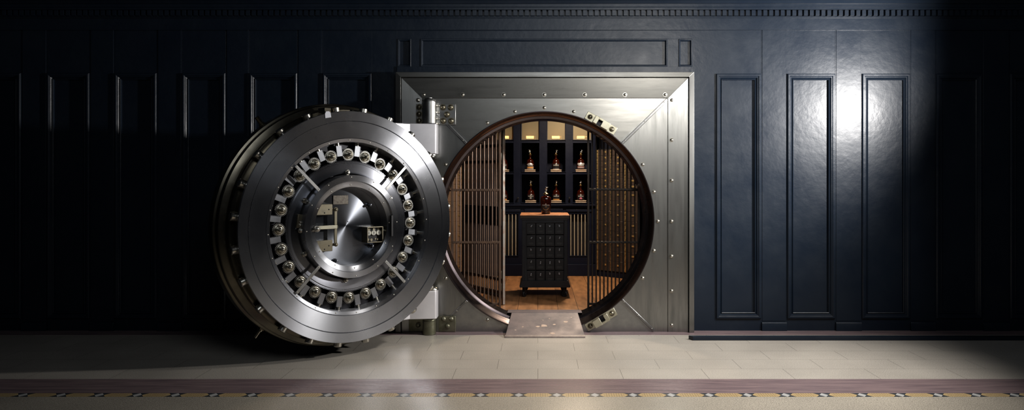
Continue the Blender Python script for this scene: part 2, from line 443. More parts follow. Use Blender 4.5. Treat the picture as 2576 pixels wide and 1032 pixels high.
# the room inside the vault
ZF = .158; VL, VR, VB, VT = -1.85, 1.85, 3.4, 2.75
struct(MB().box(VL, VR, .33, VB, -.1, ZF).build('floor_vault', M['planks'], smooth=0))
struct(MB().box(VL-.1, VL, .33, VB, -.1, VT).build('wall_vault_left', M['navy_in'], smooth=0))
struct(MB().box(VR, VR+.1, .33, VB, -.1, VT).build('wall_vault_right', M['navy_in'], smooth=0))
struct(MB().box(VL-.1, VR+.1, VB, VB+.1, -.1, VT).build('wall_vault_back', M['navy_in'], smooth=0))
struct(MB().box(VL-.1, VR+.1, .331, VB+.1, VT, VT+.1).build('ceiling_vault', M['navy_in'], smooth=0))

# ================================================================== VAULT FRAME
fr = thing('vault_frame', 'square brushed steel vault surround with riveted plates and a round opening', 'vault frame', (OC[0], 0, 0))
finv = Matrix.Translation((-OC[0], 0, 0))


def fpart(mb, name, m, parent=None, bevel=0, smooth=35, seg=2):
    o = mb.build(name, m, parent or fr, inv=finv, smooth=smooth, bevel=bevel, seg=seg)
    return o


YS = -.05
ox0, ox1, oz1 = FX0, FX1, FZ1
a0, a1, b1 = XX(1008.5, YS), XX(1733, YS), ZZ(194.5, YS)
c0, c1, d1 = XX(1062, -.004), XX(1679.5, -.004), ZZ(247.5, -.004)
zb = .0015
g = .003
# outer trim, three mitred lengths
def mitre(name, m, outer, inner, yo, yi, side):
    """one length of a mitred surround; outer/inner = (x0, x1, z1)"""
    mb = MB()
    if side == 'left': q = [(outer[0], yo, zb), (inner[0], yi, zb), (inner[0], yi, inner[2]), (outer[0], yo, outer[2])]
    if side == 'right': q = [(inner[1], yi, zb), (outer[1], yo, zb), (outer[1], yo, outer[2]), (inner[1], yi, inner[2])]
    if side == 'top': q = [(inner[0], yi, inner[2]), (inner[1], yi, inner[2]), (outer[1], yo, outer[2]), (outer[0], yo, outer[2])]
    A = mb.verts(q); B = mb.verts([(x, .045, z) for x, y, z in q])
    mb.face(A); mb.face(B[::-1])
    for i in range(4): mb.face([A[i], A[(i+1) % 4], B[(i+1) % 4], B[i]])
    return fpart(mb, name, m, bevel=.0016, smooth=0)


for sd in ('left', 'top', 'right'):
    mt = M['steel_h'] if sd == 'top' else M['steel_v']
    mitre('edge_trim', mt, (ox0, ox1, oz1), (a0-g, a1+g, b1+g), -.047, YS-.004, sd)
    mitre('splay_plate', mt, (a0+g, a1-g, b1-g), (c0-g, c1+g, d1+g), -.026, -.008, sd)
# inner plates, cut on the diagonals by the round opening
def arc(t0, t1, n=40): return [(OC[0]+RO*math.cos(t0+(t1-t0)*i/n), OC[1]+RO*math.sin(t0+(t1-t0)*i/n)) for i in range(n+1)]
R = math.radians
z_bot = zb
def on(a): return (OC[0]+RO*math.cos(R(a)), OC[1]+RO*math.sin(R(a)))
blx, brx = XX(1127, 0), XX(1648, 0)
zbase = .0015
topo = [(c1, d1), (c0, d1)] + arc(R(133), R(47))
fpart(MB().prism(topo, 0, .04), 'inner_plate', M['steel_h'], smooth=0)
righto = [(c1, d1)] + arc(R(47), R(-44.6)) + [(brx, zbase), (c1, zbase)]
fpart(MB().prism(righto, 0, .04), 'inner_plate', M['steel_v'], smooth=0)
lefto = [(c0, d1), (c0, zbase)] + [(blx-.02, zbase), (blx-.02, ZZ(808, 0))] + arc(R(226.5), R(133))
fpart(MB().prism(lefto, 0, .04), 'inner_plate', M['steel_v'], smooth=0)
# bottom corners (their lower edge follows the floor)
def bottom(t0, t1, corner):
    ptsb = arc(R(t0), R(t1)); ptsb = [p for p in ptsb if p[1] > zbase+.01]
    return ptsb + corner
fpart(MB().prism([(blx-.02, zbase), (blx-.02, ZZ(808, 0))] + bottom(226.5, 266, [(OC[0]-.06, zbase)]), 0, .04), 'inner_plate', M['steel_plain'], smooth=0)
fpart(MB().prism([(brx, zbase), (OC[0]+.06, zbase)] + bottom(274, 315.4, [])[0:], 0, .04), 'inner_plate', M['steel_plain'], smooth=0)


def strip(p0, p1):
    """diagonal cover strip with its small screws"""
    v = Vector((p1[0]-p0[0], 0, p1[1]-p0[1])); L = v.length; u = v.normalized(); n = Vector((u.z, 0, -u.x))
    T = Matrix(((u.x, 0, n.x, p0[0]), (0, 1, 0, 0), (u.z, 0, n.z, p0[1]), (0, 0, 0, 1)))
    o = fpart(MB().box(0, L, -.014, .002, -.013, .013, T), 'diagonal_strip', M['steel_strip'], bevel=.004)
    for f in (.07, .5, .93):
        m = MB(); m.dome(T @ Vector((L*f, -.014, 0)), .0055, .003, seg=10); fpart(m, 'screw', M['steel_part'], o)


strip((c1-.004, d1-.008), W(1564, 362, 0)); strip((c0+.01, d1-.01), W(1173, 361, 0))
strip(W(1564, 754, 0), (brx-.012, .012)); strip(W(1175, 756, 0), W(1124, 808, 0))
# rivets
rv = None
def rivet(x, z, y=0.0):
    global rv
    if rv is None:
        m = MB(); m.dome((0, 0, 0), .0168, .014, base=.002, seg=18); rv = m.build('rivet', M['steel_part'], fr); o = rv
    else:
        o = dup(rv, fr)
    o.location = (x-OC[0], y, z)


for px in (1066, 1164, 1267, 1369, 1471, 1572, 1673): rivet(*W(px, 238.5, -.014), -.0145)
for py in (252, 352.5, 454, 557, 645, 732.5, 818.5): rivet(*W(1689.5, py, -.014), -.0145)
rivet(*W(1051.5, 252, -.014), -.0145)
for py in (352.5, 454, 557): rivet(*W(1051.5, py, -.014), -.0145)
RR = 286/256
for a in (90, 105, 120, 150, 75, 30, 15, 0, -15, -30, 210, 240, 165, 180, 195, -75): 
    if a == -75: continue
    rivet(OC[0]+RR*math.cos(R(a)), OC[1]+RR*math.sin(R(a)))
# stepped ring lining the opening
prof = [(RO+.006, -.004), (RO+.004, -.012), (RO-.004, -.012), (RO-.010, -.004), (1.047, .085), (1.040, .100), (1.056, .104), (1.056, .118), (1.044, .122),
        (1.038, .126), (1.038, .138), (1.020, .150), (1.010, .262), (1.006, .30), (1.03, .335), (RO+.006, .335)]
mb = MB(); mb.lathe(prof, 'y', (OC[0], 0, OC[1]), 160, closed=True)
fpart(mb, 'opening_ring', M['ring'], smooth=28)
# hinge barrels with their bolted plates
def hexbolt(c, r, h, mb):
    pts = [(c[0]+r*math.cos(PI/6+k*PI/3), c[2]+r*math.sin(PI/6+k*PI/3)) for k in range(6)]
    mb.prism(pts, c[1], c[1]-h*.5, 'xz'); mb.dome((c[0], c[1]-h*.5, c[2]), r*.86, h*.55, seg=14)
    mb.lathe([(r*1.18, 0), (r*1.18, -.004), (r*.9, -.004)], 'y', c, 18)


PIN = (-1.049, -.12)
def barrel(z0, z1, m, cap):
    mb = MB(); r = .064
    pr = [(0, z0), (r-.004, z0), (r, z0+.004), (r, z1-.028), (r-.006, z1-.026), (r-.006, z1-.022), (r, z1-.020), (r-.004, z1-.008), (r-.018, z1)]
    if cap: pr += [(r-.020, z1+.004), (r-.034, z1+.008), (r-.034, z1+.012), (0, z1+.013)]
    else: pr += [(0, z1)]
    mb.lathe(pr, 'z', (PIN[0], PIN[1], 0), 40)
    mb.box(PIN[0]-.05, PIN[0]+.05, PIN[1], .002, z0+.01, z1-.03)
    return fpart(mb, 'hinge_barrel', m)


barrel(2.037, 2.275, M['steel_plain'], True); barrel(.0015, .160, M['steel_old'], False)
def plate(px0, px1, py0, py1, bolts, m, bm_):
    yf = -.022
    x0, z1 = W(px0, py0, yf); x1, z0 = W(px1, py1, yf); z0 = max(z0, .003)
    o = fpart(MB().box(x0, x1, yf, .002, z0, z1), 'hinge_plate', m, bevel=.003)
    for bx, by in bolts:
        x, z = W(bx, by, yf-.01); mb = MB(); hexbolt((x, yf, z), .0275, .030, mb); fpart(mb, 'hex_bolt', bm_, o, smooth=30)
    return o


plate(1104.5, 1146, 262, 313.5, [(1114.3, 270), (1133.6, 270), (1124.3, 288), (1115, 304), (1135, 304.3)], M['steel_plain'], M['bronze'])
plate(1046.5, 1062.5, 262, 313.5, [(1054.3, 269.5), (1054.3, 287), (1054.3, 304)], M['steel_plain'], M['bronze'])
plate(1103.5, 1146, 796, 835, [(1116.2, 803), (1135.3, 803), (1126, 821)], M['steel_old'], M['steel_old'])
plate(1028, 1064, 796, 835, [(1052, 818)], M['steel_old'], M['steel_old'])
for py in (266, 283, 299, 311):
    x0, z = W(1094, py, -.02); x1, _ = W(1105.5, py, -.02); fpart(MB().box(x0, x1, -.04, -.002, z-.008, z+.008), 'barrel_lug', M['steel_part'], bevel=.002)
# lock keepers on the rim of the opening
def keeper(ang):
    a = R(ang); cen = (OC[0]+285/256*math.cos(a), OC[1]+285/256*math.sin(a))
    vx, vz = math.cos(a), math.sin(a); ux, uz = math.sin(a), -math.cos(a)           # v radial, u clockwise
    T = Matrix(((ux, 0, vx, cen[0]), (0, 1, 0, 0), (uz, 0, vz, cen[1]), (0, 0, 0, 1)))
    o = fpart(MB().box(-.166, .166, -.016, .002, -.040, .040, T), 'lock_keeper', M['keeper'], bevel=.0025)
    mb = MB(); yb = -.075
    mb.box(-.078, -.038, yb, -.014, -.036, .038, T); mb.box(.008, .084, yb, -.014, -.036, .038, T)
    mb.box(-.038, .008, yb, -.014, .018, .038, T)
    fpart(mb, 'keeper_block', M['keeper'], o, bevel=.002)
    fpart(MB().box(-.038, .008, -.020, -.0158, -.036, .018, T), 'keeper_slot', M['cavity'], o)  # black plate put in for the shade inside the open slot
    for u in (-.123, .121):
        m = MB(); m.dome(T @ Vector((u, -.016, 0)), .0225, .020, base=.002, seg=18); fpart(m, 'keeper_bolt', M['bronze'], o)


keeper(60); keeper(-60)

# ================================================================== VAULT DOOR (swung open, inner face towards the viewer)
DA = R(41.29); DK = .9773; DC = (-1.551, -1.05, 1.095)
door = thing('vault_door', 'huge round steel vault door standing open with exposed gears and bolts', 'vault door', (DC[0], DC[1], .035), DA)
door.scale = (DK, DK, DK)
dinv = (Matrix.Translation((DC[0], DC[1], .035)) @ Matrix.Rotation(DA, 4, 'Z') @ Matrix.Diagonal((DK, DK, DK, 1))).inverted()
ZC = DC[2]


def dpart(mb, name, m, parent=None, bevel=0, smooth=35, rot=None, seg=2):
    """door parts are modelled about the axis of the door; local -y looks out of the face"""
    o = mb.build(name, m, door if parent is None else parent, (0, 0, ZC) if parent is None else (0, 0, 0), rot, smooth, bevel, seg=seg)
    return o


def lathe_part(name, prof, m, parent=None, seg=160, smooth=28, closed=False):
    mb = MB(); mb.lathe([(r, -o) for r, o in prof], 'y', (0, 0, 0), seg, closed=closed); return dpart(mb, name, m, parent, smooth=smooth)


# stepped plug and flanges behind the face
lathe_part('door_plug', [(.985, -.012), (.985, -.125), (1.018, -.127), (1.0235, -.133), (1.0235, -.150), (1.010, -.156), (1.010, -.236), (1.03, -.240),
                         (1.061, -.249), (1.067, -.255), (1.067, -.300), (1.052, -.306), (1.052, -.325), (1.078, -.332), (1.083, -.338), (1.083, -.420), (1.06, -.44), (.60, -.47), (0, -.47)], M['steel_side'])
# face rings
lathe_part('face_ring', [(.976, -.06), (.995, -.030), (.999, -.022), (.999, -.003), (.996, 0), (.918, -.004), (.914, -.014), (.914, -.06)], M['steel_disc'], closed=True)
lathe_part('face_ring', [(.9115, -.06), (.9115, -.011), (.909, -.008), (.772, -.016), (.768, -.022), (.768, -.06)], M['steel_disc'], closed=True)
lathe_part('opening_rim', [(.7655, -.13), (.7655, -.022), (.763, -.019), (.737, -.026), (.7335, -.030), (.7335, -.20), (.7655, -.20)], M['steel_disc'], closed=True)
lathe_part('recess_plate', [(.76, -.165), (.30, -.165), (.30, -.18), (.76, -.18)], M['cavity'], closed=True)
mb = MB(); m0 = MB(); m0.dome((0, 0, 0), .0065, .0035, seg=10); sc0 = None
def screw_at(r, off, ang, parent=None):
    global sc0
    if sc0 is None:
        m = MB(); m.dome((0, 0, 0), .0062, .0035, seg=10); sc0 = m.build('screw', M['steel_part'], door); o = sc0
    else: o = dup(sc0, door)
    o.location = (r*math.cos(R(ang)), -off, ZC + r*math.sin(R(ang)))


for k in range(24): screw_at(.750, -.0225, 92.5+15*k)
# toothed drive ring
mb = MB(); mb.gear(.574, .012, 300, .104, .120, .462)
gearo = dpart(mb, 'ring_gear', M['steel_dark'], smooth=0)
lathe_part('ring_gear_web', [(.556, -.102), (.549, -.097), (.50, -.094), (.470, -.097), (.462, -.104), (.462, -.12), (.556, -.12)], M['steel_dark'], closed=True)
# 24 pinions with domed studs, and 24 sliding bolt bars
pin0 = None
for k in range(24):
    a = R(90.3+15*k)
    loc = (.626*math.cos(a), 0, ZC+.626*math.sin(a)); tw = random.random()*.2
    if pin0 is None:
        m = MB(); m.gear(.0555, .0105, 26, .104, .122); pin0 = m.build('pinion', M['pinion'], door, smooth=0)
        m = MB(); m.lathe([(.041, -.104), (.041, -.098), (.036, -.096), (.030, -.101), (.026, -.101), (.026, -.088), (.023, -.086), (.016, -.086), (.016, -.080)], 'y', (0, 0, 0), 28)
        m.lathe([(.016, -.080), (.0165, -.076), (.0155, -.068), (.0115, -.061), (.006, -.058), (0, -.057)], 'y', (0, 0, 0), 24)
        # lathe heights are along +y, so flip towards the face
        bmesh.ops.transform(m.bm, matrix=Matrix.Diagonal((1, -1, 1, 1)), verts=m.bm.verts)
        hub = m.build('hub_stud', M['hub'], pin0); o = pin0
    else:
        o = dup(pin0, door)
    o.location = loc; o.rotation_euler = (0, tw, 0)
bar0 = None; bolt0 = None
for k in range(24):
    ang = 97.8+15*k; a = R(ang)
    if bar0 is None:
        m = MB(); x0 = .614
        pts = [(x0, -.024), (.706, -.024), (.706, .022), (x0, .022)]
        # rack teeth on the side next to the pinion
        n = 9; st = (.706-x0)/n; e = []
        for i in range(n):
            xa = .706 - i*st; e += [(xa, -.024), (xa-st*.45, -.024), (xa-st*.5, -.031), (xa-st*.95, -.031)]
        pts = [(x0, .022), (x0, -.024)] + [(q[0], q[1]) for q in e[::-1]] + [(.706, .022)]
        m.prism(pts, .106, .135, 'xz'); bar0 = m.build('bolt_bar', M['steel_bar'], door, smooth=0)
        m = MB()
        for i, (h0, h1, r) in enumerate(((.704, .712, .021), (.712, .716, .017), (.716, .724, .021), (.724, .728, .017), (.728, .745, .021))): m.cyl((h0, .124, 0), (h1, .124, 0), r, 18)
        m.build('threaded_rod', M['steel_part'], bar0); o = bar0
        m = MB(); m.cyl((.965, .070, 0), (1.034, .070, 0), .036, 28); m.cyl((1.034, .070, 0), (1.040, .070, 0), .036, 28, .031)
        bolt0 = m.build('locking_bolt', M['steel_part'], door); ob = bolt0
    else:
        o = dup(bar0, door); ob = dup(bolt0, door)
    o.location = (0, 0, ZC); o.rotation_euler = (0, -a, 0)
    ob.location = (0, 0, ZC); ob.rotation_euler = (0, -R(98.2+15*k), 0)
# four flat stays from rim to centre ring
for ang in (45, 135, 225.5, -46):
    T = Matrix.Rotation(-R(ang), 4, 'Y')
    st = dpart(MB().box(.446, .738, .008, .016, -.0135, .0135, T), 'flat_stay', M['steel_plain'], bevel=.002)
    for f in (.458, .727):
        m = MB(); m.dome(T @ Vector((f, .008, 0)), .0055, .003, seg=10); dpart(m, 'screw', M['steel_part'], st)
# raised centre ring round the mechanism
lathe_part('centre_ring', [(.447, -.20), (.447, -.018), (.444, -.012), (.395, -.012), (.392, -.020), (.389, -.026), (.349, -.034), (.344, -.038), (.344, -.20)], M['steel_disc'], closed=True)
for k in range(12): screw_at(.429, -.0122, 90+30*k+3); screw_at(.362, -.031, 90+30*k+3)
lathe_part('inner_disc', [(0, -.155), (.343, -.155), (.343, -.175), (0, -.175)], M['steel_mirror'])
dpart(MB().box(.370, .392, .010, .05, -.105, .085), 'slot_bar', M['black'], bevel=.003)
for ang in (92.5, 150.6, 207.6, 265.5, 30, -30):
    m = MB(); m.lathe([(.024, -.10), (.024, .028), (.022, .031), (.020, .030), (.017, .030), (.0165, .044), (.010, .052), (0, .053)], 'y', (0, 0, 0), 28)
    bmesh.ops.transform(m.bm, matrix=Matrix.Translation((.466*math.cos(R(ang)), .113, .468*math.sin(R(ang)))) @ Matrix.Diagonal((1, -1, 1, 1)), verts=m.bm.verts)
    dpart(m, 'guide_roller', M['steel_part'])
# latch arm on the left with two studs
pl = dpart(MB().box(-.485, -.430, .075, .10, -.06, .055, Matrix.Rotation(R(8), 4, 'Y')), 'latch_plate', M['bronze'], bevel=.003)
for q in ((-.450, -.017, .020), (-.457, .030, .012), (-.452, .052, .010)):
    m = MB(); m.dome((q[0], .075, q[1]), q[2], q[2]*.9, base=.004, seg=18); dpart(m, 'stud', M['steel_part'], pl)
# mechanism behind the centre ring
for z0, z1 in ((.105, .198), (-.206, -.110)):
    lp_ = dpart(MB().box(-.320, -.166, .072, .145, z0, z1), 'bolt_housing', M['bronze'], bevel=.004)
    for q in ((-.20, .5), (-.24, .2)):
        m = MB(); m.dome((q[0], .072, z0+(z1-z0)*q[1]), .006, .004, seg=10); dpart(m, 'screw', M['black'], lp_)
link = dpart(MB().box(-.145, -.118, .082, .096, -.160, .155), 'link_bar', M['bronze'], bevel=.003)
for z in (.149, 0, -.153):
    m = MB(); m.dome((-.1315, .082, z), .015, .012, base=.003, seg=16); dpart(m, 'pivot', M['bronze'], link)
    m = MB(); m.box(-.175, -.130, .09, .10, z-.012, z+.012); dpart(m, 'link_tab', M['bronze'], link)
arm_ = dpart(MB().box(-.335, -.125, .066, .080, -.016, .016), 'lever_arm', M['keeper'], bevel=.003)
m = MB(); m.dome((-.335, .028, -.006), .021, .018, base=.02, seg=20); dpart(m, 'stud', M['steel_part'], arm_)
npl = dpart(MB().box(-.125, .020, .146, .156, .189, .269), 'name_plate', M['plate_dark'], bevel=.002)
bx = MB(); x0, x1, z0, z1, yf, t = .154, .313, -.155, -.015, .052, .007
bx.box(x0, x1, .14, .155, z0, z1); bx.box(x0, x0+t, yf, .14, z0, z1); bx.box(x1-t, x1, yf, .14, z0, z1); bx.box(x0+t, x1-t, yf, .14, z0, z0+t); bx.box(x0+t, x1-t, yf, .14, z1-t, z1)
tl = dpart(bx, 'time_lock', M['bronze'], bevel=.0015)
dpart(MB().box(x0+t, x1-t, .095, .115, z0+t, z1-t), 'movement_plate', M['black'], tl)
for i in range(3):
    x = x0+.030+i*.0495; m = MB(); m.lathe([(0, .078), (.0215, .078), (.0235, .082), (.0235, .095)], 'y', (x, 0, -.070), 28)
    dl = dpart(m, 'dial', M['dial'], tl)
    m = MB(); m.box(x-.0012, x+.0012, .0765, .078, -.092, -.050); m.lathe([(0, .0755), (.004, .0755), (.004, .078)], 'y', (x, 0, -.070), 12)
    m.build('dial_hand', M['black'], tl)
    m = MB(); m.lathe([(0, .085), (.012, .085), (.012, .095)], 'y', (x+.004, 0, -.040), 16); dpart(m, 'winding_arbor', M['bronze'], tl)
m = MB()
for q in ((x0+.03, -.128, .010), (x0+.06, -.132, .012), (x0+.10, -.125, .008), (x0+.125, -.130, .010)): m.lathe([(0, .088), (q[2], .088), (q[2], .095)], 'y', (q[0], 0, q[1]), 12)
dpart(m, 'wheel_train', M['bronze'], tl)
m = MB(); m.cyl((x1-.002, .10, -.052), (.346, .10, -.052), .011, 16); dpart(m, 'throw_rod', M['keeper'])
for q in ((.217, .178), (.237, -.193), (-.110, -.300), (0.02, .03)):
    m = MB()
    if q[0] == .02: m.dome((.02, .155, .035), .006, .003, seg=10)
    else:
        m.cyl((q[0], .155, q[1]), (q[0], .105, q[1]), .012, 16); m.lathe([(.020, .14), (.020, .155)], 'y', (q[0], 0, q[1]), 18); m.dome((q[0], .105, q[1]), .012, .008, seg=14)
    dpart(m, 'stud', M['steel_dark'])
# small block with a white end on top of the rim
a = R(104.3); T = Matrix.Rotation(R(0), 4, 'Y')
sb = dpart(MB().box(-.272, -.218, .004, .13, .955, 1.015), 'stop_block', M['steel_side'], bevel=.003)
mb = MB(); mb.prism([(-.269, .925), (-.216, .935), (-.222, .972), (-.236, .985), (-.262, .982), (-.272, .962)], -.004, .004, 'xz'); dpart(mb, 'paper_tag', M['tag'], sb, smooth=0)
# pressure pins on the flange
for ang, L in ((127, .085), (-128.2, .085)):
    T = Matrix.Rotation(-R(ang), 4, 'Y'); m = MB(); y = .375
    m.cyl((1.06, y, 0), (1.085+L, y, 0), .019, 18, mtx=T); m.cyl((1.07, y, 0), (1.092, y, 0), .034, 6, mtx=T); m.cyl((1.092, y, 0), (1.104, y, 0), .027, 18, mtx=T)
    dpart(m, 'pressure_pin', M['steel_side'])
# hinge arms that carry the door on the pins of the frame
poly = [(-.968, -.185), (-.975, -.20), (-.99, -.206), (-1.22, -.225), (-1.44, -.42), (-1.56, -.44), (-1.60, -.30), (-1.24, -.052), (-.985, -.052), (-.968, -.07)]
def arm(z0, z1):
    mb = MB(); mb.prism(poly, z0, z1, 'xy'); o = mb.build('hinge_arm', M['steel_arm'], door, inv=dinv, bevel=.008, smooth=30, seg=3); return o


u = arm(1.742, 2.033); l = arm(.163, .432)
m = MB(); m.lathe([(.060, 1.742), (.060, 1.728), (.045, 1.722), (.045, 1.715), (0, 1.712)], 'z', (PIN[0]+.015, PIN[1], 0), 30); m.build('pin_cap', M['steel_plain'], u, inv=dinv)
m = MB(); m.lathe([(.060, .432), (.058, .445), (.046, .458), (.022, .466), (0, .468)], 'z', (PIN[0]+.03, PIN[1], 0), 30); m.build('pin_cap', M['steel_part'], l, inv=dinv)

# ================================================================== RAMP
rx0, rx1 = XX(1277, .25), XX(1463, .25)
rp = thing('ramp', 'worn plum-brown metal ramp plate lying over the sill of the round opening', 'ramp', ((rx0+rx1)/2, -.28, 0))
hw = (rx1-rx0)/2
rinv = rp.matrix_basis.inverted(); RX = (rx0+rx1)/2
MB().prism([(.329, .1590), (.172, .1590), (.172, .1535), (.329, .1535)], RX-hw, RX+hw, 'yz').build('sill_plate', M['ramp'], rp, inv=rinv, bevel=.003)
def ramp_z(y): return .1585 + (y-.19)*(.1605-.022)/(.19+.262) + .002
wt, wb = XX(1453, .19)-RX, XX(1471, -.26)-RX
mb = MB()
A = mb.verts([(RX-wb, -.262, ramp_z(-.262)), (RX+wb, -.262, ramp_z(-.262)), (RX+wt, .19, ramp_z(.19)), (RX-wt, .19, ramp_z(.19))])
B = mb.verts([(RX-wb, -.262, ramp_z(-.262)-.016), (RX+wb, -.262, ramp_z(-.262)-.016), (RX+wt, .19, ramp_z(.19)-.016), (RX-wt, .19, ramp_z(.19)-.016)])
mb.face(A); mb.face(B[::-1])
for i in range(4): mb.face([A[i], A[(i+1) % 4], B[(i+1) % 4], B[i]])
slab = mb.build('plate', M['ramp'], rp, inv=rinv, bevel=.003)
mb = MB(); mb.prism([(-.258, .024), (-.285, .014), (-.288, .0012), (-.255, .0012), (-.240, .012)], RX-wb-.004, RX+wb+.004, 'yz'); mb.build('front_lip', M['ramp_edge'], rp, inv=rinv, bevel=.002)
patches = [(1368, 820, .030, 5), (1353, 822, .018, 1), (1423, 810, .019, 2), (1394, 817, .014, 3), (1390, 839, .020, 4), (1315, 823, .009, 6), (1437, 799, .008, 7), (1297, 831, .009, 8), (1382, 802, .006, 9), (1366, 806, .005, 10)]
rr_ = random.Random(3)
for px, py, r, s in patches:
    ya, yb = -.27, .19
    for _ in range(40):
        y = (ya+yb)/2
        if VY+(H-ramp_z(y))*F/(y+D) > py: ya = y
        else: yb = y
    x = XX(px, y); pts = []; mb = MB()
    for k in range(11):
        a = 2*PI*k/11; q = r*(.7+.5*rr_.random()); pts.append((x+q*1.15*math.cos(a), y+q*.8*math.sin(a)))
    A = mb.verts([(px_, py_, ramp_z(py_)+.0012) for px_, py_ in pts]); B = mb.verts([(px_, py_, ramp_z(py_)-.002) for px_, py_ in pts]); mb.face(A); mb.face(B[::-1])
    for i in range(11): mb.face([A[i], A[(i+1) % 11], B[(i+1) % 11], B[i]])
    mb.build('chipped_patch', M['chip'], slab, inv=rinv, smooth=0)

# ================================================================== DAY GATE
YG = .42
def gate_panel(pxs, stile_px, rails, label, mbar, mstile):
    xs = [XX(p, YG) for p in pxs]; xst = XX(stile_px, YG)
    lo_, hi_ = min(xs+[xst]), max(xs+[xst])
    t = thing('gate_panel', label, 'gate panel', (xst, YG, ZF)); inv = Matrix.Translation((xst, YG, ZF)).inverted()
    b0 = None
    for x in xs:
        if b0 is None:
            m = MB(); m.cyl((0, 0, .06), (0, 0, 1.98), .0078, 10); b0 = m.build('bar', mbar, t); o = b0
        else: o = dup(b0, t)
        o.location = (x-xst, 0, 0)
    for py in rails:
        z = ZZ(py, YG); MB().box(lo_, hi_, YG-.020, YG+.006, z-.011, z+.011).build('rail', mbar, t, inv=inv, bevel=.002)
    for z in (ZF+.045, ZF+1.97): MB().box(lo_, hi_, YG-.010, YG+.010, z-.012, z+.012).build('rail', mbar, t, inv=inv, bevel=.002)
    MB().box(xst-.0105, xst+.0105, YG-.018, YG+.018, ZF+.0005, ZF+2.0).build('stile', mstile, t, inv=inv, bevel=.002)
    far = lo_ if abs(lo_-xst) > abs(hi_-xst) else hi_
    MB().box(far-.012, far+.012, YG-.018, YG+.018, ZF+.0005, ZF+2.0).build('stile', mstile, t, inv=inv, bevel=.002)
    return t


gate_panel([1137.8+10.05*k for k in range(12)], 1257.5, (478, 609.5), 'fixed panel of rusty vertical bars at the left inside the round opening', M['bar'], M['bar'])
gate_panel([1490+9.72*k for k in range(13)], 1480, (476.5, 609.5), 'fixed panel of dark vertical bars at the right in front of the brown boxes', M['bar_dark'], M['bar_dark'])
# the leaf, swung into the vault behind the left panel
P0 = (XX(1266, .62), .62); P1 = (XX(1168, 1.30), 1.30)
L_ = math.hypot(P1[0]-P0[0], P1[1]-P0[1]); ang = math.atan2(P1[1]-P0[1], P1[0]-P0[0])
gt = thing('day_gate', 'rusty barred gate leaf with a black lock plate swung open into the vault', 'gate', (P0[0], P0[1], ZF), ang)
MB().box(-.016, .016, -.014, .014, .006, 1.885).build('end_stile', M['rust_stile'], gt, bevel=.002)
b0 = None; n = 19
for k in range(n):
    x = .045+(L_-.06)*k/(n-1)
    if b0 is None:
        m = MB(); m.cyl((0, 0, .10), (0, 0, 1.86), .0085, 10); b0 = m.build('bar', M['bar'], gt)
        m = MB(); m.ball((0, 0, .088), .016, .016, .024, 12, 6); m.build('finial', M['bar_dark'], b0); o = b0
    else: o = dup(b0, gt)
    o.location = (x, 0, 0)
for z in (.265, .125, 1.53, 1.70): MB().box(0, L_, -.016, .016, z-.014, z+.014).build('rail', M['bar_dark'], gt, bevel=.002)
MB().box(.05, L_-.02, -.022, .030, .845, 1.045).build('lock_plate', M['black'], gt, bevel=.003)
MB().box(.012, .05, -.02, .02, .84, 1.02).build('lock_bolt_guide', M['rust_stile'], gt, bevel=.003)
for z0, z1 in ((1.50, 1.62), (.28, .36), (.15, .23)): MB().box(.010, .042, -.020, .018, z0, z1).build('hinge_strap', M['keeper'], gt, bevel=.003)
m = MB()
for z in (.86, .90, .93, 1.43, 1.62): m.dome((-.002, -.014, z), .009, .005, seg=10)
m.build('rivet', M['steel_part'], gt)
MB().box(L_-.012, L_+.02, -.02, .02, .004, 1.885).build('hinge_stile', M['bar_dark'], gt, bevel=.002)

# ================================================================== SAFE DEPOSIT BOXES
def bank(A, B, ncol, label, md, edge=False):
    L = math.hypot(B[0]-A[0], B[1]-A[1]); ang = math.atan2(B[1]-A[1], B[0]-A[0])
    t = thing('deposit_box_bank', label, 'safe deposit boxes', (A[0], A[1], ZF), ang)
    zt, zm, zb_ = 1.725, 1.175, .085
    MB().box(0, L, .003, .16, 0, zt+.012).build('carcass', M['black'], t)
    MB().box(-.006, L+.006, -.006, .02, 0, .078).build('plinth', M['navy_in'], t, bevel=.003)
    rows = [(zm+.006+(zt-zm-.006)*i/7, zm+.006+(zt-zm-.006)*(i+1)/7, 0) for i in range(7)] + [(zb_+(zm-.006-zb_)*i/8, zb_+(zm-.006-zb_)*(i+1)/8, 1) for i in range(8)]
    cw = L/ncol; proto = {}
    for c in range(ncol):
        for z0, z1, kind in rows:
            h = z1-z0
            if kind not in proto:
                m = MB().box(.017, cw-.003, -.016, .003, .0014, h-.0014); d = m.build('box_door', md, t, bevel=.0016, seg=1)
                m = MB(); zc = h*.60
                m.box(cw*.46, cw*.68, -.021, -.016, zc-.012, zc+.012); m.lathe([(0, -.024), (.006, -.024), (.007, -.021)], 'y', (cw*.52, 0, zc), 12); m.lathe([(0, -.024), (.006, -.024), (.007, -.021)], 'y', (cw*.62, 0, zc), 12)
                m.build('lock', M['brass'], d)
                m = MB()
                for f in (.2, .8): m.cyl((.006, -.019, h*f-.014), (.006, -.019, h*f+.014), .0085, 12)
                m.box(-.002, .016, -.0175, .003, .001, h-.001); m.build('hinge', M['brass'], d); proto[kind] = d; o = d
            else: o = dup(proto[kind], t)
            o.location = (c*cw, 0, z0)
    if edge:
        m = MB(); m.box(L-.002, L+.016, -.0175, .003, zb_, zt)
        for z0, z1, kind in rows:
            for f in (.2, .8): m.cyl((L+.008, -.019, z0+(z1-z0)*f-.014), (L+.008, -.019, z0+(z1-z0)*f+.014), .0085, 12)
        m.build('hinge_strip', M['brass'], t)
    return t


